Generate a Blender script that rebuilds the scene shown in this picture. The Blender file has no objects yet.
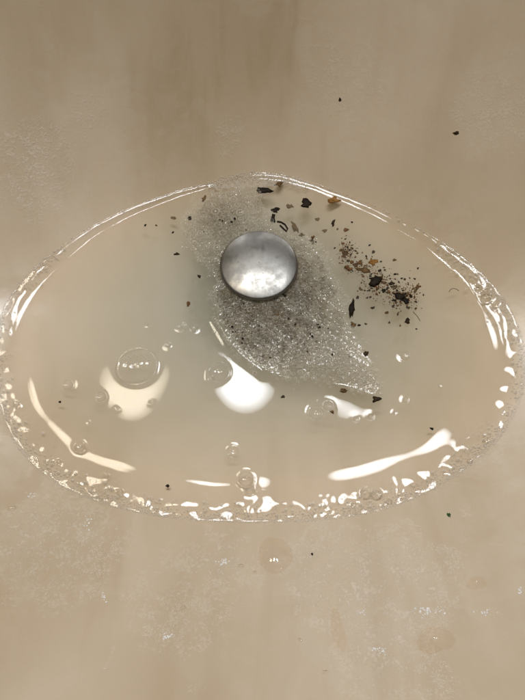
import bpy, math, random, mathutils
import numpy as np

random.seed(7); rng = np.random.default_rng(7)
sc = bpy.context.scene
col = sc.collection

# ------------------------------------------------------------------ camera
F, ELEV, DIST = 560.0, math.radians(69), 0.29         # focal length in photo pixels (525 x 700)
CAM = np.array([0.0, -DIST*math.cos(ELEV), DIST*math.sin(ELEV)])
FW = np.array([0.0, math.cos(ELEV), -math.sin(ELEV)])
UP = np.array([0.0, math.sin(ELEV), math.cos(ELEV)])
RT = np.array([1.0, 0.0, 0.0])
cam = bpy.data.objects.new('camera', bpy.data.cameras.new('camera')); col.objects.link(cam)
cam.location = CAM; cam.rotation_euler = (math.pi/2-ELEV, 0, 0)
cam.data.sensor_fit = 'VERTICAL'; cam.data.sensor_height = 24.0; cam.data.lens = 24.0*F/700
cam.data.clip_start = 0.01; cam.data.clip_end = 50
sc.camera = cam

def ray(px, py):
    d = FW*F + RT*(px-262.5) - UP*(py-350)
    return d/np.linalg.norm(d)
def at(px, py, z=0.0):
    """point of the horizontal plane at height z that a photo pixel looks at"""
    d = ray(px, py); return CAM + d*((z-CAM[2])/d[2])

# ------------------------------------------------------------------ world, lamps, exposure
w = bpy.data.worlds.new('World'); sc.world = w; w.use_nodes = True
bg = w.node_tree.nodes['Background']
bg.inputs[0].default_value = (1.0, 0.84, 0.62, 1); bg.inputs[1].default_value = 0.06
LAMP_H = 1.2
def lamp(name, px, py, size, watt, color):
    p = at(px, py); d = ray(px, py).copy(); d[2] = -d[2]
    q = p + d*(LAMP_H/d[2])
    L = bpy.data.lights.new(name, 'AREA'); L.shape = 'DISK'; L.size = size; L.energy = watt; L.color = color
    L.use_nodes = True; nt = L.node_tree; em = nt.nodes['Emission']      # frosted glass: bright heart, softer rim
    g = nt.nodes.new('ShaderNodeNewGeometry'); sb = nt.nodes.new('ShaderNodeVectorMath'); sb.operation = 'DISTANCE'
    nt.links.new(g.outputs['Parametric'], sb.inputs[0]); sb.inputs[1].default_value = (0.5, 0.5, 0)
    mr = nt.nodes.new('ShaderNodeMapRange'); mr.interpolation_type = 'SMOOTHSTEP'
    for k, v in ((1, 0.30), (2, 0.52), (3, 1.15), (4, 0.25)): mr.inputs[k].default_value = v
    nt.links.new(sb.outputs['Value'], mr.inputs[0]); nt.links.new(mr.outputs[0], em.inputs['Strength'])
    o = bpy.data.objects.new(name, L); col.objects.link(o); o.location = q
    v = np.array([0, 0.02, 0]) - q
    o.rotation_euler = mathutils.Vector(v).to_track_quat('-Z', 'Y').to_euler()
    return o
lamp('vanity_lamp', 135, 382, 0.172, 2.9, (1.0, 0.89, 0.71))
lamp('vanity_lamp', 243, 380, 0.20, 6.0, (0.92, 0.96, 1.0))
lamp('vanity_lamp', 348, 384, 0.20, 5.6, (0.94, 0.965, 1.0))

sc.view_settings.view_transform = 'Standard'; sc.view_settings.look = 'None'
sc.view_settings.exposure = 0.0; sc.view_settings.gamma = 1.0
sc.render.engine = 'CYCLES'
sc.cycles.use_denoising = True
sc.cycles.max_bounces = 10; sc.cycles.diffuse_bounces = 4; sc.cycles.glossy_bounces = 4
sc.cycles.transmission_bounces = 6; sc.cycles.transparent_max_bounces = 40; sc.cycles.volume_bounces = 6
sc.cycles.sample_clamp_indirect = 8.0

# ------------------------------------------------------------------ mesh helpers
def tag(o, label=None, cat=None, group=None, kind=None):
    if label: o['label'] = label
    if cat: o['category'] = cat
    if group: o['group'] = group
    if kind: o['kind'] = kind
    return o
def mesh_obj(name, V, Fc, mat, parent=None, smooth=True, loc=None):
    me = bpy.data.meshes.new(name)
    me.from_pydata([tuple(map(float, v)) for v in V], [], [tuple(map(int, f)) for f in Fc]); me.validate(); me.update()
    if smooth: me.polygons.foreach_set('use_smooth', [True]*len(me.polygons))
    me.materials.append(mat)
    o = bpy.data.objects.new(name, me); col.objects.link(o)
    if loc is not None: o.location = loc
    if parent: o.parent = parent
    return o
def empty(name, loc):
    o = bpy.data.objects.new(name, None); o.empty_display_size = 0.01
    col.objects.link(o); o.location = loc; return o
def grid_faces(nr, nt, closed=True):
    f = []
    for i in range(nr-1):
        for j in range(nt if closed else nt-1):
            k = (j+1) % nt
            f.append((i*nt+j, i*nt+k, (i+1)*nt+k, (i+1)*nt+j))
    return f
def lathe(profile, n=64):
    V = []
    for r, z in profile:
        for j in range(n):
            t = 2*math.pi*j/n; V.append((r*math.cos(t), r*math.sin(t), z))
    return V, [(a, b, c, d) for a, b, c, d in grid_faces(len(profile), n)]
def tube(pts, rad, n=6):
    pts = np.array(pts, float); V = []; Fc = []
    for i, p in enumerate(pts):
        t = pts[min(i+1, len(pts)-1)] - pts[max(i-1, 0)]; t = t/np.linalg.norm(t)
        a = np.cross(t, [0.1, 0.2, 1]); a = a/np.linalg.norm(a); b = np.cross(t, a)
        r = rad[i] if hasattr(rad, '__len__') else rad
        for j in range(n):
            q = 2*math.pi*j/n; V.append(p + r*(a*math.cos(q) + b*math.sin(q)))
    Fc = grid_faces(len(pts), n)
    Fc += [tuple(range(n))[::-1], tuple(range((len(pts)-1)*n, len(pts)*n))]
    return V, Fc

# ------------------------------------------------------------------ materials
class NT:
    def __init__(s, name):
        s.m = bpy.data.materials.new(name); s.m.use_nodes = True; s.t = s.m.node_tree; s.t.nodes.clear()
        s.out = s.n('ShaderNodeOutputMaterial')
    def n(s, typ, ins=None, **kw):
        o = s.t.nodes.new(typ)
        for k, v in kw.items(): setattr(o, k, v)
        for k, v in (ins or {}).items(): s.set(o.inputs[k], v)
        return o
    def set(s, inp, v):
        if isinstance(v, bpy.types.NodeSocket): s.t.links.new(v, inp)
        else: inp.default_value = v
    def noise(s, scale, detail=4, rough=0.55, vec=None, dist=0.0):
        o = s.n('ShaderNodeTexNoise', {'Scale': scale, 'Detail': detail, 'Roughness': rough, 'Distortion': dist})
        if vec is not None: s.set(o.inputs['Vector'], vec)
        return o.outputs[0]
    def ramp(s, x, a, b, lo=0.0, hi=1.0):
        o = s.n('ShaderNodeMapRange', {0: x, 1: a, 2: b, 3: lo, 4: hi}); o.interpolation_type = 'SMOOTHSTEP'
        return o.outputs[0]
    def math(s, op, a, b=0.0, clamp=False):
        o = s.n('ShaderNodeMath', {0: a, 1: b}, operation=op); o.use_clamp = clamp; return o.outputs[0]
    def mixc(s, f, a, b):
        o = s.n('ShaderNodeMix', data_type='RGBA'); s.set(o.inputs[0], f); s.set(o.inputs[6], a); s.set(o.inputs[7], b)
        return o.outputs[2]
    def mixs(s, f, a, b):
        o = s.n('ShaderNodeMixShader', {0: f, 1: a, 2: b}); return o.outputs[0]
    def pos(s): return s.n('ShaderNodeNewGeometry').outputs['Position']
    def surf(s, x): s.t.links.new(x, s.out.inputs['Surface'])


def water_material():
    t = NT('cloudy_water')
    fr = t.n('ShaderNodeFresnel', {'IOR': 1.25}).outputs[0]
    tr = t.n('ShaderNodeBsdfTransparent', {'Color': (1, 1, 1, 1)}).outputs[0]
    gl = t.n('ShaderNodeBsdfGlossy', {'Color': (1, 1, 1, 1), 'Roughness': 0.03}).outputs[0]
    t.surf(t.mixs(fr, tr, gl))
    vs = t.n('ShaderNodeVolumeScatter', {'Color': (0.955, 0.875, 0.665, 1), 'Density': 46.0, 'Anisotropy': 0.0}).outputs[0]
    va = t.n('ShaderNodeVolumeAbsorption', {'Color': (0.70, 0.70, 0.52, 1), 'Density': 9.0}).outputs[0]
    ad = t.n('ShaderNodeAddShader', {0: vs, 1: va}).outputs[0]
    t.t.links.new(ad, t.out.inputs['Volume']); return t.m
M_WATER = water_material()

def film_material(name, base, edge, tint):
    """soap film / foam wall: clear on top, milky where the film stands upright, mirror glints over it"""
    t = NT(name)
    nz = t.n('ShaderNodeSeparateXYZ', {0: t.n('ShaderNodeNewGeometry').outputs['Normal']}).outputs[2]
    fac = t.ramp(t.math('ABSOLUTE', nz), 0.90, 0.40, base, edge)
    tr = t.n('ShaderNodeBsdfTransparent').outputs[0]
    df = t.n('ShaderNodeBsdfDiffuse', {'Color': (*tint, 1)}).outputs[0]
    s = t.mixs(fac, tr, df)
    gl = t.n('ShaderNodeBsdfGlossy', {'Roughness': 0.03}).outputs[0]
    fr = t.n('ShaderNodeFresnel', {'IOR': 1.35}).outputs[0]
    t.surf(t.mixs(t.math('MULTIPLY', fr, 0.55), s, gl)); return t.m
def foam_material():
    t = NT('soap_foam'); P = t.pos()
    nz = t.math('ABSOLUTE', t.n('ShaderNodeSeparateXYZ', {0: t.n('ShaderNodeNewGeometry').outputs['Normal']}).outputs[2])
    thick = t.ramp(t.noise(120, 4, 0.6, P, 0.5), 0.36, 0.66, 0.55, 1.0)      # thin and thick places of the raft
    fac = t.math('MULTIPLY', t.ramp(nz, 0.93, 0.45, 0.02, 0.9), thick)
    tr = t.n('ShaderNodeBsdfTransparent').outputs[0]
    df = t.n('ShaderNodeBsdfDiffuse', {'Color': (0.80, 0.74, 0.63, 1)}).outputs[0]
    gl = t.n('ShaderNodeBsdfGlossy', {'Roughness': 0.03}).outputs[0]
    fr = t.n('ShaderNodeFresnel', {'IOR': 1.5}).outputs[0]
    t.surf(t.mixs(t.math('MULTIPLY', fr, 0.7), t.mixs(fac, tr, df), gl)); return t.m
M_FOAM = foam_material()
def scum_shade_material():
    t = NT('foam_scum_shade'); P = t.pos()
    d = t.n('ShaderNodeVectorMath', {0: P, 1: (float(at(268, 300)[0]), float(at(268, 300)[1]), 0.0)}, operation='DISTANCE').outputs['Value']
    near = t.ramp(d, 0.018, 0.052, 1.0, 0.12)                                  # shade of drain and bubbles painted in with the scum, deepest near the stopper
    d2 = t.n('ShaderNodeVectorMath', {0: P, 1: (float(at(222, 222)[0]), float(at(222, 222)[1]), 0.0)}, operation='DISTANCE').outputs['Value']
    near = t.math('MAXIMUM', near, t.ramp(d2, 0.006, 0.020, 0.6, 0.0))
    a = t.math('ADD', t.ramp(t.noise(150, 5, 0.65, P, 0.6), 0.36, 0.60, 0.06, 0.50), t.ramp(t.noise(800, 3, 0.6, P), 0.54, 0.62, 0.0, 0.5))
    c = t.mixc(t.ramp(t.noise(60, 3, 0.5, P), 0.4, 0.65), (0.085, 0.066, 0.042, 1), (0.13, 0.085, 0.045, 1))
    tr = t.n('ShaderNodeBsdfTransparent').outputs[0]
    df = t.n('ShaderNodeBsdfDiffuse', {'Color': c}).outputs[0]
    t.surf(t.mixs(t.math('MULTIPLY', a, near, True), tr, df)); return t.m
M_SCUM_SHADE = scum_shade_material()
def glint_material():
    t = NT('white_glint'); P = t.pos()
    c = t.mixc(t.noise(1200, 2, 0.5, P), (0.80, 0.77, 0.72, 1), (0.9, 0.88, 0.85, 1))  # glints of light on the wet wall, put into a white colour
    b = t.n('ShaderNodeBsdfPrincipled', {'Base Color': c, 'Roughness': 0.12}); b.inputs['Specular IOR Level'].default_value = 0.9
    t.surf(b.outputs[0]); return t.m
M_GLINT = glint_material()
M_FROTH = film_material('froth_film', 0.10, 0.9, (0.84, 0.81, 0.75))
M_BUBBLE = film_material('bubble_film', 0.0, 0.12, (0.62, 0.57, 0.48))

def drop_material():
    t = NT('clear_water')
    fr = t.n('ShaderNodeFresnel', {'IOR': 1.33}).outputs[0]
    tr = t.n('ShaderNodeBsdfTransparent', {'Color': (0.97, 0.96, 0.94, 1)}).outputs[0]
    gl = t.n('ShaderNodeBsdfGlossy', {'Roughness': 0.02}).outputs[0]
    t.surf(t.mixs(fr, tr, gl)); return t.m
M_DROP = drop_material()

def metal_material():
    t = NT('worn_chrome')
    tc = t.n('ShaderNodeTexCoord').outputs['Object']
    mp = t.n('ShaderNodeMapping', {'Scale': (500, 160, 200), 'Rotation': (0, 0, 0.35)}); t.set(mp.inputs[0], tc)
    scr = t.noise(1.0, 3, 0.6, mp.outputs[0])
    blot = t.noise(85, 5, 0.6, tc, 0.0)
    dull = t.ramp(blot, 0.38, 0.62)
    colr = t.mixc(dull, (0.23, 0.22, 0.20, 1), (0.155, 0.147, 0.135, 1))
    pit = t.ramp(t.noise(700, 2, 0.5, tc), 0.68, 0.72)
    colr = t.mixc(t.math('MULTIPLY', pit, 0.6), colr, (0.10, 0.085, 0.07, 1))
    rough = t.math('ADD', t.ramp(blot, 0.35, 0.65, 0.24, 0.40), t.math('MULTIPLY', scr, 0.08))
    bump = t.n('ShaderNodeBump', {'Strength': 0.25, 'Distance': 0.0001, 'Height': t.math('ADD', scr, t.math('MULTIPLY', blot, 0.6))})
    b = t.n('ShaderNodeBsdfPrincipled', {'Base Color': colr, 'Metallic': 1.0, 'Roughness': rough, 'Normal': bump.outputs[0]})
    t.surf(b.outputs[0]); return t.m
M_METAL = metal_material()

def flake_material(name, c1, c2, rough=0.6):
    t = NT(name); P = t.pos()
    c = t.mixc(t.ramp(t.noise(900, 4, 0.6, P), 0.35, 0.65), (*c1, 1), (*c2, 1))
    bump = t.n('ShaderNodeBump', {'Strength': 0.6, 'Distance': 0.0003, 'Height': t.noise(1500, 3, 0.6, P)})
    b = t.n('ShaderNodeBsdfPrincipled', {'Base Color': c, 'Roughness': rough, 'Normal': bump.outputs[0]})
    b.inputs['Specular IOR Level'].default_value = 0.12
    t.surf(b.outputs[0]); return t.m
MF = {
    'black': flake_material('black_flake', (0.006, 0.004, 0.002), (0.022, 0.013, 0.006)),
    'dark': flake_material('dark_brown_flake', (0.014, 0.008, 0.004), (0.05, 0.028, 0.012)),
    'brown': flake_material('brown_flake', (0.07, 0.04, 0.015), (0.17, 0.10, 0.04)),
    'orange': flake_material('orange_brown_flake', (0.16, 0.07, 0.015), (0.32, 0.16, 0.045)),
    'rust': flake_material('rust_flake', (0.08, 0.036, 0.011), (0.19, 0.09, 0.028)),
    'tan': flake_material('tan_flake', (0.20, 0.13, 0.06), (0.33, 0.23, 0.12)),
    'green': flake_material('green_flake', (0.03, 0.06, 0.02), (0.06, 0.11, 0.04)),
}

# ------------------------------------------------------------------ the waterline and the bowl
LINE = [(265,174),(300,180),(330,190),(360,202),(390,215),(420,231),(450,250),(475,270),(495,292),(510,315),(519,340),(523,365),(521,390),(512,415),(498,437),(478,458),(455,476),(425,493),(395,505),(360,515),(330,520),(300,521),(265,522),(235,522),(205,521),(175,518),(145,514),(115,507),(85,497),(60,485),(38,468),(20,447),(8,425),(1,400),(-3,375),(-3,350),(0,325),(8,305),(18,290),(35,272),(60,250),(90,230),(120,214),(150,202),(180,192),(210,184),(235,177)]
DRAIN = at(259, 268)[:2]
DEPTH, HM = 0.034, 0.0027
def hm_of(R): return np.interp(R, [0.065, 0.125], [0.0011, 0.0027])   # how far the water climbs the wall
lp = np.array([at(*p)[:2] for p in LINE]) - DRAIN
th = np.arctan2(lp[:, 1], lp[:, 0]); rr = np.hypot(lp[:, 0], lp[:, 1])
o_ = np.argsort(th); th, rr = th[o_], rr[o_]
NS = 720
ts = np.linspace(-math.pi, math.pi, NS, endpoint=False)
rs = np.interp(ts, np.r_[th-2*math.pi, th, th+2*math.pi], np.r_[rr, rr, rr])
ft = np.fft.rfft(rs); ft[15:] = 0; RS = np.fft.irfft(ft, NS)
def R_of(t): return np.interp(np.mod(np.asarray(t)+math.pi, 2*math.pi), np.r_[ts+math.pi, 2*math.pi], np.r_[RS, RS[0]])
P_IN = 1.5
def bowl_polar(d, R):
    """height of the bowl at distance d from the drain along a ray whose waterline distance is R"""
    s = P_IN*DEPTH/R; k = np.clip(0.42/R - 1.6, 0.9, 6.0)
    e = d - R
    zin = -DEPTH*(1-np.clip(d/R, 0, 1)**P_IN)
    return hm_of(R) + np.where(e < 0, zin, s*np.maximum(e, 0) + k*np.maximum(e, 0)**2)
def bowl_z(x, y):
    dx, dy = x-DRAIN[0], y-DRAIN[1]
    return bowl_polar(np.hypot(dx, dy), R_of(np.arctan2(dy, dx)))
def bowl_n(x, y, h=0.0005):
    gx = (bowl_z(x+h, y)-bowl_z(x-h, y))/(2*h); gy = (bowl_z(x, y+h)-bowl_z(x, y-h))/(2*h)
    n = np.array([-gx, -gy, 1.0]); return n/np.linalg.norm(n)
def on_bowl(px, py):
    d = ray(px, py); t = 0.12
    for i in range(600):
        p = CAM + d*t
        if p[2] < bowl_z(p[0], p[1]): break
        t += 0.0006
    return p

SCUM_SPOTS = [(tuple(map(float, on_bowl(px, py))), r, a) for px, py, r, a in ((32,168,0.034,1.0),(95,120,0.02,0.5),(238,130,0.014,0.5),(345,80,0.03,0.35),(495,115,0.03,0.5),(225,562,0.022,0.8),(330,575,0.03,0.8),(400,575,0.03,0.7),(60,545,0.035,0.6),(180,600,0.03,0.45),(385,655,0.03,0.6),(470,440,0.02,0.3))]
def sink_material():
    t = NT('beige_enamel'); P = t.pos()
    mb = t.n('ShaderNodeMapping', {'Scale': (9, 6, 6)}); t.set(mb.inputs[0], P)
    big = t.noise(1.0, 3, 0.5, mb.outputs[0], 0.3)
    blotch = t.noise(38, 5, 0.6, P, 0.6)
    fine = t.noise(800, 6, 0.72, P, 0.3)
    mid = t.noise(170, 5, 0.65, P, 0.5)
    local = None                                             # places where drops have dried on the wall
    for (x, y, z), rad, amp in SCUM_SPOTS:
        d = t.n('ShaderNodeVectorMath', {0: P, 1: (x, y, z)}, operation='DISTANCE').outputs['Value']
        m = t.ramp(t.math('ADD', d, t.math('MULTIPLY', t.math('SUBTRACT', blotch, 0.5), 0.05)), rad, rad*0.25, 0.0, amp)
        local = m if local is None else t.math('MAXIMUM', local, m)
    patch = t.math('MAXIMUM', t.ramp(blotch, 0.56, 0.78, 0.0, 0.55), local)
    scum = t.math('MULTIPLY', patch, t.ramp(t.math('ADD', t.math('MULTIPLY', fine, 0.6), t.math('MULTIPLY', mid, 0.4)), 0.49, 0.575))
    mp = t.n('ShaderNodeMapping', {'Scale': (34, 7, 6)}); t.set(mp.inputs[0], P)
    runs = t.ramp(t.noise(1.0, 4, 0.6, mp.outputs[0], 0.5), 0.46, 0.72)
    base = t.mixc(t.ramp(big, 0.36, 0.62), (0.54, 0.425, 0.288, 1), (0.645, 0.525, 0.388, 1))
    base = t.mixc(t.math('MULTIPLY', runs, 0.22), base, (0.40, 0.29, 0.17, 1))
    sx = t.n('ShaderNodeSeparateXYZ', {0: P})                 # brown stain runs within a wider browner band on the back wall
    st = t.math('MULTIPLY', t.ramp(t.math('ABSOLUTE', t.math('ADD', sx.outputs[0], 0.018)), 0.015, 0.085, 1.0, 0.0), t.ramp(sx.outputs[1], 0.09, 0.16))
    base = t.mixc(t.math('MULTIPLY', st, t.ramp(runs, 0.0, 1.0, 0.38, 0.55)), base, (0.34, 0.24, 0.125, 1))
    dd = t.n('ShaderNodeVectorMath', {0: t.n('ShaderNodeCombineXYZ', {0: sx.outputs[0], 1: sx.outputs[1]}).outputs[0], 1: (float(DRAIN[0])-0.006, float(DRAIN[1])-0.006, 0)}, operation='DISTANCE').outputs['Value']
    drain_shade = t.ramp(t.math('ADD', dd, t.math('MULTIPLY', t.math('SUBTRACT', mid, 0.5), 0.02)), 0.026, 0.042, 0.9, 0.0)   # shade of stopper and foam round the drain, painted into the base colour
    base = t.mixc(drain_shade, base, (0.035, 0.036, 0.026, 1))
    base = t.mixc(t.math('MULTIPLY', scum, 0.33), base, (0.80, 0.73, 0.63, 1))
    smear = t.math('MULTIPLY', t.ramp(t.noise(60, 6, 0.65, P, 0.8), 0.48, 0.54), t.ramp(t.noise(20, 2, 0.5, P), 0.42, 0.6))
    base = t.mixc(t.math('MULTIPLY', smear, 0.07), base, (0.78, 0.71, 0.62, 1))
    rough = t.math('ADD', t.ramp(t.noise(24, 4, 0.6, P, 1.0), 0.35, 0.65, 0.14, 0.32), t.math('MULTIPLY', scum, 0.2))
    h = t.math('ADD', t.math('MULTIPLY', scum, 0.45), t.math('MULTIPLY', mid, 0.2))
    h = t.math('ADD', h, t.math('MULTIPLY', t.noise(45, 3, 0.5, P), 0.8))
    bump = t.n('ShaderNodeBump', {'Strength': 0.5, 'Distance': 0.0005, 'Height': h})
    b = t.n('ShaderNodeBsdfPrincipled', {'Base Color': base, 'Roughness': rough, 'Normal': bump.outputs[0]})
    pz = t.n('ShaderNodeSeparateXYZ', {0: P}).outputs[2]
    t.set(b.inputs['Specular IOR Level'], t.ramp(pz, 0.0, 0.004, 0.03, 0.5))     # under water the glaze hardly mirrors
    t.surf(b.outputs[0]); return t.m
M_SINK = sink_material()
sink = empty('bathroom_sink', (DRAIN[0], DRAIN[1], -0.05))
tag(sink, 'beige enamelled sink basin with dried soap marks holding cloudy water', 'sink')
RIM_Z = 0.12
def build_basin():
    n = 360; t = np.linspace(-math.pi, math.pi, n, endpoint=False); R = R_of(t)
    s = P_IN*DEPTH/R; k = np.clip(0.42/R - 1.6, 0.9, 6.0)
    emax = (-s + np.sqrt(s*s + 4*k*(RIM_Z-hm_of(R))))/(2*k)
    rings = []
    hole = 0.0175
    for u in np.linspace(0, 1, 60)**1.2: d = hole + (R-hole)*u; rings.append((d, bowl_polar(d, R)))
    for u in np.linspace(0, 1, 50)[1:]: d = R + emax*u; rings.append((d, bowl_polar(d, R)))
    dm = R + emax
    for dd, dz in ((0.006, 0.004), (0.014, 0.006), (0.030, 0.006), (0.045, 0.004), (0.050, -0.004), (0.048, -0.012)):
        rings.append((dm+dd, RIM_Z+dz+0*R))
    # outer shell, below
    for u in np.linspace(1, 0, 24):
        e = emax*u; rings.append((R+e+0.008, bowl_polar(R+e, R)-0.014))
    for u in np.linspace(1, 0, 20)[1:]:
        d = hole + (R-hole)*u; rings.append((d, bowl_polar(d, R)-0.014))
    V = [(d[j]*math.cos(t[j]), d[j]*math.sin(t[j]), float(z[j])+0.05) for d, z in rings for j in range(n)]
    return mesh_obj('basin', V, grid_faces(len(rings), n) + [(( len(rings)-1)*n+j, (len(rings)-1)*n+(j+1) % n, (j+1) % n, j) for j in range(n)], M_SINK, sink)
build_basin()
zf = HM - DEPTH + 0.05 + 0.002
V, Fc = lathe([(0.0160, zf-0.03), (0.0160, zf-0.001), (0.0172, zf+0.001), (0.0235, zf+0.0022), (0.0262, zf+0.0016), (0.0272, zf-0.001)])
mesh_obj('drain_flange', V, Fc, M_METAL, sink)
V, Fc = lathe([(0.0159, zf-0.006), (0.0158, zf-0.045), (0.0, zf-0.0455)])
mesh_obj('drain_pipe', V, Fc, MF['black'], sink)

# ------------------------------------------------------------------ where the foam and the bubbles lie (photo pixels)
FOAM_PX = [(212,192),(235,187),(256,191),(266,207),(272,226),(296,234),(312,240),(326,256),(338,285),(347,310),(355,335),(364,352),(376,370),(382,384),(374,396),(352,388),(322,381),(292,378),(262,371),(242,356),(229,341),(216,319),(212,300),(214,280),(205,264),(191,250),(182,237),(186,222),(197,206)]
foam_poly = np.array([at(*p)[:2] for p in FOAM_PX])
def poly_sd(x, y, poly):
    """signed distance to a polygon, negative inside"""
    x = np.asarray(x, float); y = np.asarray(y, float)
    d = np.full(x.shape, 1e9); ins = np.zeros(x.shape, bool)
    n = len(poly)
    for i in range(n):
        x1, y1 = poly[i]; x2, y2 = poly[(i+1) % n]
        ex, ey = x2-x1, y2-y1
        u = np.clip(((x-x1)*ex + (y-y1)*ey)/(ex*ex+ey*ey), 0, 1)
        d = np.minimum(d, np.hypot(x-x1-u*ex, y-y1-u*ey))
        c = ((y1 > y) != (y2 > y))
        with np.errstate(divide='ignore', invalid='ignore'):
            ins ^= c & (x < (x2-x1)*(y-y1)/(y2-y1+1e-15) + x1)
    return np.where(ins, -d, d)
MPP = 0.00052
LIP = (at(300, 320)[0], at(300, 362)[1])              # the raft stands proud of the water on its front side only
# bubbles big enough to pick out: (px, py, radius px, label)
BUBBLES = [
    (137, 366, 19, 'large flat clear bubble with tiny bubbles under it, beside the cream lamp glare'),
    (219, 372, 10, 'clear bubble at the upper edge of the white lamp glare by the foam'),
    (233, 452, 5.5, 'lone clear bubble on open water between the foam and the front waterline'),
    (246, 479, 7, 'larger clear bubble of the touching pair at the front waterline glare'),
    (250, 490, 4.5, 'smaller clear bubble of the touching pair at the front waterline glare'),
    (365, 493, 5, 'round bubble beside its twin on the long white streak of the front waterline'),
    (376, 494, 5, 'round bubble beside its twin on the long white streak of the front waterline'),
    (353, 505, 2.6, None), (388, 502, 2.4, None), (400, 497, 2.2, None),
    (316, 413, 7, 'clear bubble at the tip of the small glare below the foam'), (328, 406, 5, 'small clear bubble beside the small glare below the foam'),
    (68, 385, 5, 'small bright bubble alone on open water near the cream glare'),
    (80, 447, 5, 'clear bubble beside the long cream streak of the waterline'),
    (101, 397, 5, 'small clear bubble at the corner of the cream lamp glare'),
    (186, 326, 5, 'clear bubble of a little row on open water between stopper and cream glare'),
    (194, 328, 4, 'clear bubble of a little row on open water between stopper and cream glare'),
    (179, 327, 3, 'clear bubble of a little row on open water between stopper and cream glare'),
    (211, 378, 3.4, None), (168, 345, 2.8, None), (405, 356, 4.5, 'small glinting bubble on open water in front of the crumb trail'),
    (371, 417, 3.2, None), (356, 419, 3, None), (406, 400, 3, None), (440, 386, 2.4, None), (395, 413, 2, None), (107, 476, 2.6, None), (121, 492, 3, None),
    (60, 462, 2.5, None), (18, 405, 3, None),
    (485, 298, 5.5, 'round bubble in the froth at the pool end near the crumb trail'), (478, 289, 3.5, None), (493, 308, 3, None), (484, 442, 2.6, None), (468, 462, 2.4, None), (150, 402, 2.0, None), (118, 408, 2.0, None), (88, 423, 1.8, None), (147, 324, 2, None),
]
bub = []
for px, py, r, lab in BUBBLES:
    p = at(px, py); bub.append((p[0], p[1], r*MPP, lab))

# ------------------------------------------------------------------ water
wave = []
for i in range(46):
    lam = 10**rng.uniform(math.log10(0.005), math.log10(0.016)); a = rng.uniform(0, 2*math.pi)
    wave.append((2*math.pi/lam*math.cos(a), 2*math.pi/lam*math.sin(a), rng.uniform(0, 6.28), lam))
slow = []
for i in range(10):
    lam = rng.uniform(0.03, 0.08); a = rng.uniform(0, 2*math.pi)
    slow.append((2*math.pi/lam*math.cos(a), 2*math.pi/lam*math.sin(a), rng.uniform(0, 6.28), lam))
def band_width(t):
    """how far in from the waterline the surface starts to climb; narrow at the back, wide at the front and left"""
    deg = np.degrees(np.mod(t, 2*math.pi))
    return np.interp(deg, [0, 40, 90, 130, 165, 185, 220, 270, 320, 345, 360],
                     [0.014, 0.007, 0.005, 0.0045, 0.008, 0.015, 0.0225, 0.024, 0.025, 0.019, 0.013])
GU = np.linspace(0, 1, 200)
GP = np.interp(GU, [0, 0.1, 0.28, 0.5, 0.8, 0.92, 1], [0, 0.32, 0.98, 1.6, 0.7, 0.5, 1.2])
GZ = np.cumsum(GP); GZ = (GZ-GZ[0])/(GZ[-1]-GZ[0])
def water_z(x, y):
    x = np.asarray(x, float); y = np.asarray(y, float)
    dx, dy = x-DRAIN[0], y-DRAIN[1]; t = np.arctan2(dy, dx); d = np.hypot(dx, dy); R = R_of(t)
    wd = band_width(t)*(1 + 0.06*np.sin(5*t+1)*np.sin(11*t+2) + 0.03*np.sin(23*t)); u = np.clip(1-(R-d)/wd, 0, 1.0)
    z = hm_of(R)*np.interp(u, GU, GZ)
    rip = np.zeros_like(z)
    for kx, ky, ph, lam in wave: rip += lam*np.sin(kx*x+ky*y+ph)
    z = z + rip*0.0027*np.clip((u-0.40)*2.2, 0, 1)*np.clip(wd/0.024, 0, 1)**2*(1-0.85*np.clip((u-0.9)/0.1, 0, 1))
    sl = np.zeros_like(z)
    for kx, ky, ph, lam in slow: sl += lam*np.sin(kx*x+ky*y+ph)
    z = z + sl*(0.0004*(1-u) + 0.00045*np.clip(u*4, 0, 1)*np.clip(wd/0.018, 0, 1)**2)
    fd = poly_sd(x, y, foam_poly)
    front = np.clip((LIP[0]-x)/0.02, 0.12, 1)*1.0; front = np.maximum(front, np.clip((LIP[1]-y)/0.012, 0, 1))
    z = z + 0.0010*front*np.exp(-np.clip(fd-0.0005, 0, 1)/0.0022)
    fine = np.zeros_like(z)
    for kx, ky, ph, lam in wave: fine += lam*np.sin(4.2*(kx*x+ky*y)+ph)
    z = z + 0.0011*fine*np.clip(-fd/0.002, 0, 1)
    for bx, by, br, _ in bub:
        q = np.hypot(x-bx, y-by)
        m = q < br+0.006
        if m.any(): z[m] += min(0.0004, 0.10*br)*np.exp(-np.clip(q[m]-br, 0, 1)/min(0.0009, 0.5*br)) - 0.2*br*np.clip(1-(q[m]/br)**2, 0, 1)
    return z
def wz(x, y): return float(water_z(np.array([x]), np.array([y]))[0])
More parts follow.
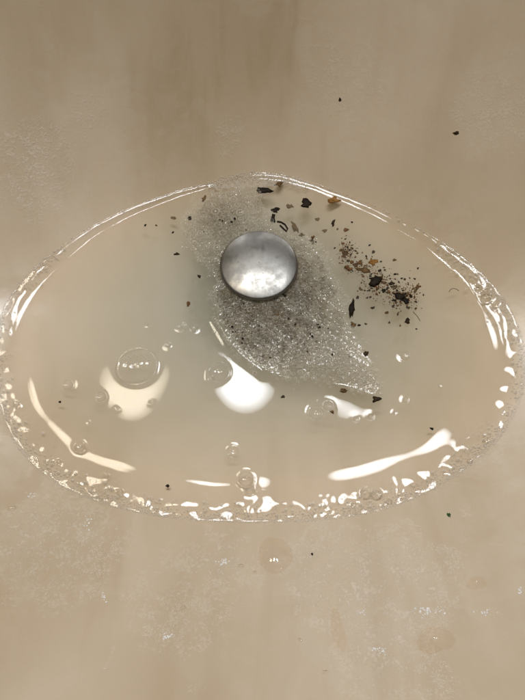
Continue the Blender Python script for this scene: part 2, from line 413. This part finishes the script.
def build_water():
    n = 900; t = np.linspace(-math.pi, math.pi, n, endpoint=False); R = R_of(t)
    us = np.r_[np.linspace(0.02, 0.80, 190), np.linspace(0.80, 1.0, 110)[1:]]
    X = DRAIN[0] + us[:, None]*R[None]*np.cos(t)[None]; Y = DRAIN[1] + us[:, None]*R[None]*np.sin(t)[None]
    Z = water_z(X.ravel(), Y.ravel()).reshape(X.shape)
    rings = [np.stack([X[i], Y[i], Z[i]], 1) for i in range(len(us))]
    for e, dz in ((0.003, -0.003), ):
        d = R+e; rings.append(np.stack([DRAIN[0]+d*np.cos(t), DRAIN[1]+d*np.sin(t), bowl_polar(d, R)+dz], 1))
    for u in np.linspace(1, 0.02, 30):
        d = R*u; rings.append(np.stack([DRAIN[0]+d*np.cos(t), DRAIN[1]+d*np.sin(t), bowl_polar(d, R)-0.004], 1))
    V = np.concatenate(rings); nr = len(rings)
    Fc = grid_faces(nr, n)
    Fc.append(tuple(range(n))[::-1]); Fc.append(tuple(range((nr-1)*n, nr*n)))
    Fc = [f[::-1] for f in Fc]
    o = mesh_obj('water', V, Fc, M_WATER)
    return tag(o, 'shallow pool of cloudy grey-beige water in the sink', 'water', kind='structure')
build_water()

# ------------------------------------------------------------------ drain stopper
SC = at(259, 264, 0.004)
stop = empty('drain_stopper', (SC[0], SC[1], -0.03))
tag(stop, 'worn domed metal drain stopper standing out of the water amid foam', 'drain stopper')
RC, HC = 0.0213, 0.0021
z0 = 0.0335
prof = [(RC*math.sin(a), z0 + HC*(math.cos(a)**1.0)) for a in np.linspace(0.02, math.pi/2, 26)]
prof = [(RC*u, z0 + HC*(1-u**2.8)) for u in np.linspace(0.01, 0.97, 28)] + [(RC*0.99, z0-0.0001), (RC, z0-0.0008), (RC*0.995, z0-0.0016), (RC*0.97, z0-0.0022), (RC*0.6, z0-0.003), (0.003, z0-0.003)]
V, Fc = lathe(prof, 96)
Fc.append(tuple(range(96)))
mesh_obj('cap', V, [f[::-1] for f in Fc], M_METAL, stop)
V, Fc = lathe([(0.0165, z0-0.0031), (0.0175, z0-0.004), (0.017, z0-0.0075), (0.0145, z0-0.0085), (0.005, z0-0.0086)], 48)
mesh_obj('gasket', V, Fc, MF['black'], stop)
V, Fc = lathe([(0.0048, z0-0.0086), (0.0048, z0-0.045), (0.0, z0-0.0455)], 24)
mesh_obj('stem', V, Fc, M_METAL, stop)

# ------------------------------------------------------------------ foam: thousands of packed bubbles
def cap_template(nt, nr, low=0.0):
    V = []; Fc = []
    for i in range(nr):
        a = (i+1)/nr*(math.pi/2+low)
        for j in range(nt):
            q = 2*math.pi*(j+0.5*i)/nt; V.append((math.sin(a)*math.cos(q), math.sin(a)*math.sin(q), math.cos(a)))
    V.append((0, 0, 1)); top = len(V)-1
    for j in range(nt): Fc.append((top, j, (j+1) % nt))
    for i in range(nr-1):
        for j in range(nt):
            k = (j+1) % nt
            Fc.append((i*nt+j, (i+1)*nt+j, (i+1)*nt+k)); Fc.append((i*nt+j, (i+1)*nt+k, i*nt+k))
    return np.array(V), np.array(Fc)
def bubbles_mesh(name, items, mat, nt=9, nr=3):
    T, TF = cap_template(nt, nr, 0.0); nv = len(T)
    A = np.array(items)
    V = (A[:, None, :3] + T[None]*A[:, None, 3:4]*np.array([1, 1, 0.55])).reshape(-1, 3)
    Fc = (TF[None] + (np.arange(len(A))*nv)[:, None, None]).reshape(-1, 3)
    me = bpy.data.meshes.new(name)
    me.vertices.add(len(V)); me.vertices.foreach_set('co', V.ravel())
    me.loops.add(Fc.size); me.loops.foreach_set('vertex_index', Fc.ravel().astype(np.int32))
    me.polygons.add(len(Fc)); me.polygons.foreach_set('loop_start', np.arange(0, Fc.size, 3, dtype=np.int32))
    me.polygons.foreach_set('use_smooth', np.ones(len(Fc), bool))
    me.update(calc_edges=True); me.validate(); me.materials.append(mat)
    o = bpy.data.objects.new(name, me); col.objects.link(o); return o
class Pack:
    """circles that touch but hardly overlap"""
    def __init__(s, cell=0.0035): s.c = cell; s.g = {}; s.items = []
    def add(s, x, y, r, ov=0.92):
        i, j = int(math.floor(x/s.c)), int(math.floor(y/s.c))
        for a in (i-1, i, i+1):
            for b in (j-1, j, j+1):
                for (u, v, q) in s.g.get((a, b), ()):
                    if (u-x)**2+(v-y)**2 < ((q+r)*ov)**2: return False
        s.g.setdefault((i, j), []).append((x, y, r)); s.items.append((x, y, r)); return True
def foam_near_stopper():
    pk = Pack(); lo, hi = foam_poly.min(0), foam_poly.max(0)
    N = 150000
    X = rng.uniform(lo[0], hi[0], N); Y = rng.uniform(lo[1], hi[1], N)
    sd = poly_sd(X, Y, foam_poly) + 0.0024*np.sin(X*430+0.7)*np.sin(Y*370) + 0.0014*np.sin(X*1300+Y*700) + 0.0010*np.sin(X*1900-Y*2300)
    coarse_c = at(220, 216)[:2]; dots_c = at(285, 330)[:2]
    base = np.interp(np.arange(N)/N, [0, 0.02, 0.2, 1], [1.3, 0.85, 0.6, 0.42])
    for i in range(N):
        if sd[i] > 0.003 or (sd[i] > 0 and random.random() > 0.07*(1-sd[i]/0.003)): continue
        x, y = X[i], Y[i]
        if math.hypot(x-SC[0], y-SC[1]) < RC*0.97: continue
        ca = math.hypot(x-coarse_c[0], y-coarse_c[1])
        k = 0.00125 + 0.00100*math.exp(-(ca/0.016)**2)
        lobe = math.exp(-(ca/0.016)**2)
        r = k*max(base[i], 0.62*lobe)*random.uniform(0.75, 1.15)
        if random.random() < 0.75*math.exp(min(0, sd[i])/0.0022): continue
        pk.add(x, y, r)
    xs = np.array([p[0] for p in pk.items]); ys = np.array([p[1] for p in pk.items]); zs = water_z(xs, ys)
    it = [(x, y, z-0.15*r, r) for (x, y, r), z in zip(pk.items, zs)]
    # a second, looser layer heaped on the thick part of the raft
    thick = np.array([at(*p)[:2] for p in [(222,300),(300,290),(335,330),(365,375),(350,383),(300,370),(250,350),(225,325)]])
    sd2 = poly_sd(X, Y, thick); n2 = 0
    pk2 = Pack()
    for i in range(0, N, 3):
        if sd2[i] > -0.001 or math.hypot(X[i]-SC[0], Y[i]-SC[1]) < RC+0.001: continue
        if random.random() < 0.85: continue
        r = 0.00045*random.uniform(0.6, 1.4)
        pk2.add(X[i], Y[i], r, 1.15)
    xs = np.array([p[0] for p in pk2.items]); ys = np.array([p[1] for p in pk2.items]); zs = water_z(xs, ys)
    it += [(x, y, z+0.0006, r) for (x, y, r), z in zip(pk2.items, zs)]
    # extra fine bubbles added to give the sparkle of lamplight in the raft
    spark = [(at(px, py)[:2], rad) for px, py, rad in ((350,368,0.008),(366,384,0.0055),(335,360,0.006),(322,336,0.004),(318,350,0.004),(300,362,0.004),(345,352,0.006),(240,318,0.003),(222,308,0.003),(262,352,0.004))]
    for (c, rad) in spark:
        for k in range(int(260*(rad/0.008)**2)):
            a, q = random.uniform(0, 6.28), rad*math.sqrt(random.random())
            x, y = c[0]+q*math.cos(a), c[1]+q*math.sin(a)
            it.append((x, y, wz(x, y)+random.uniform(0.0004, 0.0012), random.uniform(0.00022, 0.0005)))
    o = bubbles_mesh('soap_foam', it, M_FOAM)
    return tag(o, 'raft of fine grey soap foam packed around the metal drain stopper', 'foam', kind='stuff')
foam_near_stopper()
def foam_scum_shade():
    st = 0.0011; lo, hi = foam_poly.min(0), foam_poly.max(0)
    nx, ny = int((hi[0]-lo[0])/st)+1, int((hi[1]-lo[1])/st)+1
    gx, gy = np.meshgrid(lo[0]+np.arange(nx)*st, lo[1]+np.arange(ny)*st, indexing='ij')
    sd = poly_sd(gx, gy, foam_poly) + 0.0016*np.sin(gx*900)*np.sin(gy*760+1)
    gz = water_z(gx.ravel(), gy.ravel()) + 0.00025
    V = np.stack([gx.ravel(), gy.ravel(), gz], 1); Fc = []
    for i in range(nx-1):
        for j in range(ny-1):
            if max(sd[i, j], sd[i+1, j], sd[i, j+1], sd[i+1, j+1]) < -0.0022: Fc.append((i*ny+j, (i+1)*ny+j, (i+1)*ny+j+1, i*ny+j+1))
    used = sorted({k for f in Fc for k in f}); mp = {k: i for i, k in enumerate(used)}
    o = mesh_obj('foam_scum_shade', V[used], [[mp[k] for k in f] for f in Fc], M_SCUM_SHADE)
    tag(o, 'grey-brown film of scum and painted shade lying under the soap foam', 'scum', kind='stuff')
foam_scum_shade()

def froth_line():
    pk = Pack()
    def dens(px, py):
        if py > 430: return 1.0 if not (170 < px < 200) else 0.5
        if px > 440 and py < 350: return 0.8
        if px > 440: return 0.55
        if px < 60: return 0.75
        if 205 < px < 318 and py < 200: return 0.0
        return 0.04
    pts = np.array(LINE + [LINE[0]], float)
    for a, b in zip(pts[:-1], pts[1:]):
        L = np.hypot(*(b-a))
        for k in range(int(L*20)):
            u = random.random(); p = a+(b-a)*u; de = dens(*p)
            if random.random() > de: continue
            q = at(*p)[:2]; t = math.atan2(q[1]-DRAIN[1], q[0]-DRAIN[0]); R = float(R_of(t))
            inn = abs(random.gauss(0, 1))*(0.0009 + 0.003*(random.random() < 0.2)*de)
            if px_right(p): inn *= 2.2
            d = R - inn + random.uniform(0, 0.0006)
            r = random.choice((0.00022, 0.00025, 0.0003, 0.00035, 0.0004, 0.0005, 0.0007))*random.uniform(0.8, 1.2)
            pk.add(DRAIN[0]+d*math.cos(t), DRAIN[1]+d*math.sin(t), r)
    xs = np.array([p[0] for p in pk.items]); ys = np.array([p[1] for p in pk.items])
    zs = np.maximum(water_z(xs, ys), bowl_z(xs, ys))
    o = bubbles_mesh('waterline_froth', [(x, y, z-0.1*r, r) for (x, y, r), z in zip(pk.items, zs)], M_FROTH)
    tag(o, 'thin line of tiny white froth bubbles along the front and side waterline', 'froth', kind='stuff')
def px_right(p): return p[0] > 455 and 250 < p[1] < 345
froth_line()
def froth_back():
    pk = Pack(); poly = np.array([at(*p)[:2] for p in [(206,186),(222,178),(250,173),(280,174),(300,179),(316,187),(300,188),(285,184),(262,187),(240,188),(222,189)]])
    lo, hi = poly.min(0)-0.001, poly.max(0)+0.001
    for i in range(9000):
        x, y = random.uniform(lo[0], hi[0]), random.uniform(lo[1], hi[1])
        if poly_sd([x], [y], poly)[0] > 0: continue
        pk.add(x, y, random.choice((0.0004, 0.0005, 0.0007, 0.0011))*random.uniform(0.8, 1.2))
    xs = np.array([p[0] for p in pk.items]); ys = np.array([p[1] for p in pk.items])
    zs = np.maximum(water_z(xs, ys), bowl_z(xs, ys))
    o = bubbles_mesh('waterline_froth', [(x, y, z-0.1*r, r) for (x, y, r), z in zip(pk.items, zs)], M_FROTH)
    tag(o, 'patch of froth clinging to the back wall above the stopper', 'froth', kind='stuff')
froth_back()

# ------------------------------------------------------------------ single bubbles
TB, TBF = cap_template(28, 9, 0.1)
for i, (bx, by, br, lab) in enumerate(bub):
    sc3 = np.array([br, br, br*0.8]); V = TB*sc3
    if i == 0:
        V = TB*np.array([br*1.16, br*0.92, br*0.42]); c_, s_ = math.cos(0.35), math.sin(0.35)
        V = np.stack([V[:, 0]*c_-V[:, 1]*s_, V[:, 0]*s_+V[:, 1]*c_, V[:, 2]], 1)
    o = mesh_obj('soap_bubble', V, TBF, M_BUBBLE, loc=(bx, by, wz(bx+br, by)-0.1*br))
    if lab: tag(o, lab, 'bubble', 'single soap bubbles on the water')
    else:
        px, py = BUBBLES[i][:2]
        if py > 485 and px > 300: wh, gr = 'in the froth by the long white streak of the waterline', 'by the white streak'
        elif py > 435 and px > 300: wh, gr = 'in the thin froth between the white streak and the pool end', 'at the thin froth'
        elif py > 435: wh, gr = 'in the froth by the long cream streak of the waterline', 'by the cream streak'
        elif px > 470: wh, gr = 'in the thick froth at the pool end near the crumbs', 'in the thick froth'
        elif px < 60: wh, gr = 'in the froth at the pool end away from the crumbs', 'in the far froth'
        elif px < 180: wh, gr = 'floating on open water around the cream lamp glare', 'round the cream glare'
        elif px < 300: wh, gr = 'touching the edge of the white lamp glare', 'at the white glare'
        else: wh, gr = 'floating on open water around the small glare below the foam', 'round the small glare'
        tag(o, 'tiny clear bubble '+wh, 'bubble', 'tiny bubbles '+gr)
x0, y0, r0, _ = bub[0]
pk = Pack()
for i in range(700):
    a, q = random.uniform(0, 6.28), r0*0.72*math.sqrt(random.random())
    if random.random() < 0.5: pk.add(x0+1.05*q*math.cos(a), y0+0.6*q*math.sin(a)+0.001, random.uniform(0.0002, 0.0006), 1.3)
it = [(x, y, wz(x0+r0, y0)+0.42*r0*math.sqrt(max(0, 1-((x-x0)**2+(y-y0)**2)/r0**2))-0.1*r0, r) for x, y, r in pk.items]
tag(bubbles_mesh('bubble_cluster', it, M_FOAM, 8, 3), 'sprinkle of tiny bubbles riding on the large flat bubble', 'bubbles', kind='stuff')

# ------------------------------------------------------------------ food scraps and crumbs
def flake_mesh(L, W, H, n=14, jag=0.3):
    ph = rng.uniform(0, 6.28, 3); V = []
    ang = [2*math.pi*j/n + rng.uniform(-0.18, 0.18) for j in range(n)]
    rad = [1 + jag*rng.uniform(-1, 1) + 0.15*math.sin(3*a+ph[0]) for a in ang]
    for lev, (s, z) in enumerate(((0.9, -0.5), (1.0, 0.0), (0.55, 0.45))):
        for a, r in zip(ang, rad):
            V.append((0.5*L*s*r*math.cos(a), 0.5*W*s*r*math.sin(a), H*(z + rng.uniform(-0.2, 0.2))))
    V.append((0, 0, H*0.4)); V.append((0, 0, -H*0.5))
    cu = rng.uniform(-0.35, 0.35)/max(L, 1e-6)
    V = [(x, y, z + cu*(x*x+0.5*y*y) + 0.2*cu*x*y) for x, y, z in V]
    Fc = grid_faces(3, n)
    for j in range(n): Fc.append((2*n+j, 2*n+(j+1) % n, 3*n)); Fc.append(((j+1) % n, j, 3*n+1))
    return V, Fc
def scrap(px, py, L, W, rot, mat, label, name='food_scrap', cat='food scrap', group=None, sink_=0.0, jag=0.33, H=None):
    p = at(px, py); mpp = np.linalg.norm(at(px+1, py)-p)
    L, W = L*mpp, W*mpp*1.05
    h = H if H else min(0.0008, 0.25*min(L, W)+0.0002)
    V, Fc = flake_mesh(L, W, h, jag=jag)
    o = mesh_obj(name, V, Fc, MF[mat], smooth=True, loc=(p[0], p[1], wz(p[0], p[1]) + 0.2*h - sink_))
    o.rotation_euler = (rng.uniform(-0.15, 0.15), rng.uniform(-0.15, 0.15), math.radians(rot))
    return tag(o, label, cat, group)
S = [
 (263,190,17,7,-8,'black','wide flat black scrap touching the froth at the back wall'),
 (279,184,8,5,30,'brown','mottled brown scrap in the froth beside the wide black scrap'),
 (307,204,12,10,25,'black','ragged black leaf scrap between the froth and the orange flake'),
 (333,200,14,8,5,'orange','orange-brown flake lying near the back waterline'),
 (275,210,9,6,10,'black','chunky black scrap just behind the drain stopper'),
 (273,219,5,10,-8,'black','narrow black scrap leading from the chunky scrap to the stopper'),
 (363,270,15,6,-18,'brown','flat olive-brown flake in the crumb trail'),
 (373,262,10,8,40,'orange','ochre soft scrap beside the flat olive-brown flake'),
 (375,281,13,10,35,'black','largest black jagged leaf scrap in the middle of the crumb trail'),
 (352,309,6,18,-12,'black','long black seed-like scrap at the edge of the foam facing the crumb trail'),
 (353,325,7,6,60,'brown','grey-brown smear of scrap at the tail of the long black seed'),
 (399,296,11,7,-30,'black','black clump at the far end of the crumb trail'),
 (406,301,8,6,-30,'black','black scrap touching the clump at the far end of the crumb trail'),
 (366,354,4,6,-25,'dark','lone small dark seed between the foam and open water'),
 (377,399,9,6,25,'dark','dark scrap at the pointed tip of the foam'),
 (343,391,8,4,10,'brown','brown fleck in the lower edge of the foam'),
 (332,412,5,3,-20,'brown','brown fleck caught in the small glare below the foam'),
 (432,429,4,2.6,-25,'black','lone black speck on open water in front of the crumb trail'),
 (168,486,3.5,3,0,'black','black speck at the end of the long cream streak'),
 (60,402,2.6,2.2,0,'dark','lone dark speck on open water at the pool end away from the crumbs'),
 (285,296,4,3.5,0,'black','black speck pressed against the front edge of the stopper cap'),
 (204,200,3.5,6,-25,'brown','brown fleck at the back edge of the foam'),
 (190,219,4,4,0,'dark','dark crumb on the edge of the coarse foam behind the stopper'),
 (177,254,6,3.5,15,'dark','dark fleck on open water beside the coarse foam'),
 (416,290,8,3,50,'brown','thin brown shred near the far end of the crumb trail'),
 (407,321,5,7,-20,'dark','dark crumb apart from the trail, in front of its far end'),
 (333,223,3.5,8,-15,'dark','slim dark crumb below the orange flake'),
]
for px, py, L, W, rot, m, lab in S: scrap(px, py, L, W, rot, m, lab)
# soaked scraps that hang just under the surface
for px, py, L, W, rot in ((290,203,8,5,10),(295,224,5,13,20),(302,232,6,4,0),(318,216,5,4,0),(325,228,5,4,30),(312,238,4,6,30),(173,215,6,3,0),(345,250,6,8,0),(395,285,6,5,0)):
    scrap(px, py, L, W, rot, 'brown', 'blurred brown scrap hanging just under the surface near the stopper', group='soaked scraps under the surface', sink_=0.003)
CR = [(346,229),(352,222),(346,237),(343,243),(341,249),(343,256),(349,259),(352,262),(356,263),(370,244),(374,250),(360,262),(366,265),(358,296),(361,288),(365,290),(368,296),(371,275),(381,277),(384,290),(388,287),(379,287),(391,277),(395,274),(398,273),(405,278),(392,283),(385,281),(389,292),(394,300),(409,306),(411,296),(414,287),(418,286),(424,294),(403,290),(397,290),(390,321),(387,312),(373,307),(359,325),(366,323),(417,328),(409,319),(145,225),(156,225),(173,232),(199,276),(313,237),(316,241),(283,396),(188,303),(395,259),(384,267),(362,281),(380,270),(350,269),(347,266),(338,227),(377,293),(372,288)]
for cx, cy, sg, n in ((376,282,7,22),(403,297,8,48),(347,250,6,22),(392,288,14,44),(364,268,9,20)):
    for i in range(n): CR.append((cx+random.gauss(0, sg), cy+random.gauss(0, sg*0.8)))
for i, (px, py) in enumerate(CR):
    s = random.choice((2.0, 2.4, 3, 3.6, 4.6)) if i < 60 else random.choice((1.2, 1.6, 2.2))
    m = random.choice(('black', 'dark', 'dark', 'rust', 'rust', 'brown'))
    lab = ('tiny ' if s < 2.3 else 'small ' if s < 3.3 else 'coarse ') + {'black': 'black', 'dark': 'dark brown', 'brown': 'pale brown', 'rust': 'rust-brown'}[m]
    if px < 335: lab, grp = lab+' crumb lying apart near the foam or the stopper', 'crumbs near the stopper'
    else: lab, grp = lab+' crumb in the scattered trail beside the foam', 'crumbs of the trail'
    scrap(px, py, s*1.25, s*0.8, random.uniform(0, 180), m, lab, 'food_crumb', 'crumb', grp, sink_=random.choice((0.0003, 0.0006, 0.0012, 0.002)), jag=0.22)
def grit():
    V = []; Fc = []
    for cx, cy, sx_, sy_, n in ((403,297,7,5,300),(376,281,6,4.5,170),(347,252,4,9,170),(388,288,12,7,150),(362,268,6,4,120)):
        for k in range(n):
            p = at(cx+random.gauss(0, sx_), cy+random.gauss(0, sy_)); r = random.uniform(0.00012, 0.00045); b0 = len(V)
            z = wz(p[0], p[1]) - random.uniform(0, 0.001)
            for j in range(5): V.append((p[0]+r*random.uniform(0.6, 1.2)*math.cos(1.257*j), p[1]+r*random.uniform(0.6, 1.2)*math.sin(1.257*j), z))
            V.append((p[0], p[1], z+r*0.6)); V.append((p[0], p[1], z-r*0.6))
            for j in range(5): Fc += [(b0+j, b0+(j+1) % 5, b0+5), (b0+(j+1) % 5, b0+j, b0+6)]
    tag(mesh_obj('food_grit', V, Fc, MF['rust'], smooth=False), 'fine rust-brown grit smeared between the crumbs of the trail', 'grit', kind='stuff')
grit()
for k in range(34):                                       # tiny dark dots set among the foam bubbles
    px, py = random.choice(((240,330),(285,325),(300,345),(270,355),(315,325),(250,310),(225,225),(330,350)))
    px += random.gauss(0, 9); py += random.gauss(0, 6)
    p = at(px, py)
    if poly_sd([p[0]], [p[1]], foam_poly)[0] > -0.001 or math.hypot(p[0]-SC[0], p[1]-SC[1]) < RC+0.001: continue
    q = random.choice((1.0, 1.3, 1.6, 2.2))
    o = scrap(px, py, q*1.2, q, random.uniform(0, 180), random.choice(('black', 'dark')), 'tiny dark dot among the bubbles of the soap foam', 'food_crumb', 'crumb', 'dark dots in the foam', sink_=-0.0006, jag=0.2)
def strand(pxs, rad, mat, name, label, cat, lift=0.0002):
    pts = []
    for px, py in pxs:
        p = at(px, py); pts.append((p[0], p[1], wz(p[0], p[1])+lift))
    o = np.array(pts[0]); V, Fc = tube(np.array(pts)-o, rad)
    return tag(mesh_obj(name, V, Fc, MF[mat], loc=o), label, cat)
strand([(277,222),(281,222.5),(285,225),(287.5,229),(286.5,232),(283,229),(280,226)], 0.00055, 'black', 'food_strand', 'curled black strand of scrap at the back of the stopper', 'food strand')
strand([(449,292),(450.5,289.5),(453,288.5),(456,289),(459,291)], 0.00014, 'dark', 'hair', 'short curved hair floating between the crumb trail and the waterline', 'hair')
strand([(413,312),(417,316),(420,321)], 0.00018, 'brown', 'hair', 'short straight brown fibre at the front of the crumb trail', 'hair')

# ------------------------------------------------------------------ drops and specks on the bare wall
def wall_drop(px, py, L, W, rot, label, group=None, H=0.25, n=22, jag=0.08, mat=None, name='water_drop', cat='water drop'):
    p = on_bowl(px, py); nn = bowl_n(p[0], p[1]); mpp = np.linalg.norm(p-CAM)/F
    t1 = np.cross([0, 1, 0], nn); t1 /= np.linalg.norm(t1); t2 = np.cross(nn, t1)
    c, s = math.cos(math.radians(rot)), math.sin(math.radians(rot))
    a1, a2 = t1*c+t2*s, -t1*s+t2*c
    ph = rng.uniform(0, 6.28, 4); V = []; hh = H*min(L, W)*0.5*mpp; nr = 6
    for i in range(nr):
        u = 1-i/nr; z = hh*(1-u*u)
        for j in range(n):
            a = 2*math.pi*j/n; r = u*(1+jag*(math.sin(2*a+ph[0])+math.sin(3*a+ph[1])+0.7*math.sin(5*a+ph[2])+0.5*math.sin(8*a+ph[3])))
            v = a1*(0.5*L*mpp*r*math.cos(a)) + a2*(0.5*W*mpp*r*math.sin(a)) + nn*z
            q = p+v; bz = bowl_z(q[0], q[1]); q = np.array([q[0], q[1], bz]) + nn*(z + 0.00003) if True else q
            V.append(q-p)
    V.append(nn*hh); Fc = grid_faces(nr, n)+[((nr-1)*n+j, (nr-1)*n+(j+1) % n, nr*n) for j in range(n)]
    return tag(mesh_obj(name, V, Fc, mat or M_DROP, loc=p), label, cat, group)
wall_drop(275,555,34,34,0,'wide flat clear drop on the front wall just below the pool', H=0.3, jag=0.04)
wall_drop(435,640,36,19,12,'large oval wet patch on the front wall', H=0.05)
wall_drop(338,630,12,36,10,'narrow upright wet patch on the front wall', H=0.06)
wall_drop(476,583,16,12,20,'small round wet patch between the pool and the oval wet patch', H=0.06)
for px, py, L, W, n, where in ((223,562,9,8,26,'just below the front waterline'),(168,636,12,7,24,'low on the front wall below the cream streak'),(428,611,26,8,46,'above the oval wet patch'),(361,612,9,5,12,'beside the narrow upright wet patch'),
        (380,650,16,6,20,'between the narrow and the oval wet patches'),(520,592,8,5,10,'near the small round wet patch'),(484,612,18,6,14,'below the small round wet patch'),(88,523,6,14,14,'below the cream streak of the waterline'),(104,598,8,14,12,'on the front wall far below the cream streak'),(30,495,14,5,12,'outside the froth at the pool end away from the crumbs')):
    it = []
    for k in range(n):
        q = on_bowl(px+random.gauss(0, L/3.2), py+random.gauss(0, W/3.2)); r = random.uniform(0.00018, 0.0005)
        it.append((q[0], q[1], float(bowl_z(q[0], q[1]))-0.2*r, r))
    tag(bubbles_mesh('pale_speck', it, M_GLINT, 8, 3), 'little patch of white specks painted as glints '+where, 'froth', kind='stuff')
it = []
for k in range(46):
    a = random.uniform(0, 6.28); q = on_bowl(275+16.5*math.cos(a)+random.gauss(0, 0.7), 555+16*math.sin(a)+random.gauss(0, 0.7)); r = random.uniform(0.00012, 0.00032)
    it.append((q[0], q[1], float(bowl_z(q[0], q[1]))-0.2*r, r))
tag(bubbles_mesh('pale_speck', it, M_FROTH, 8, 3), 'ring of tiny froth specks round the wide flat drop below the pool', 'froth', kind='stuff')
for px, py, L, W in ((255,572,5,3),(241,566,5,4),(183,608,6,4),(12,508,10,5),(325,672,6,4),(300,640,5,3)):
    wall_drop(px, py, L, W, random.uniform(-30, 30), 'small clear drop drying on the bare front wall', 'small drops on the front wall', H=0.45, jag=0.16)
for px, py, L, W, m in ((340,100,3,2.5,'black'),(456,133,6,2.5,'dark'),(312,554,2.6,2.2,'black'),(449,515,3,5,'green')):
    names = {'black': 'black speck stuck to the bare sink wall', 'dark': 'dark brown speck stuck to the bare sink wall', 'green': 'green speck stuck to the front wall close to the waterline'}
    wall_drop(px, py, L, W, random.uniform(-30, 30), names[m], 'specks on the sink wall' if m != 'green' else None, H=0.5, n=9, jag=0.2, mat=MF[m], name='food_speck', cat='speck')
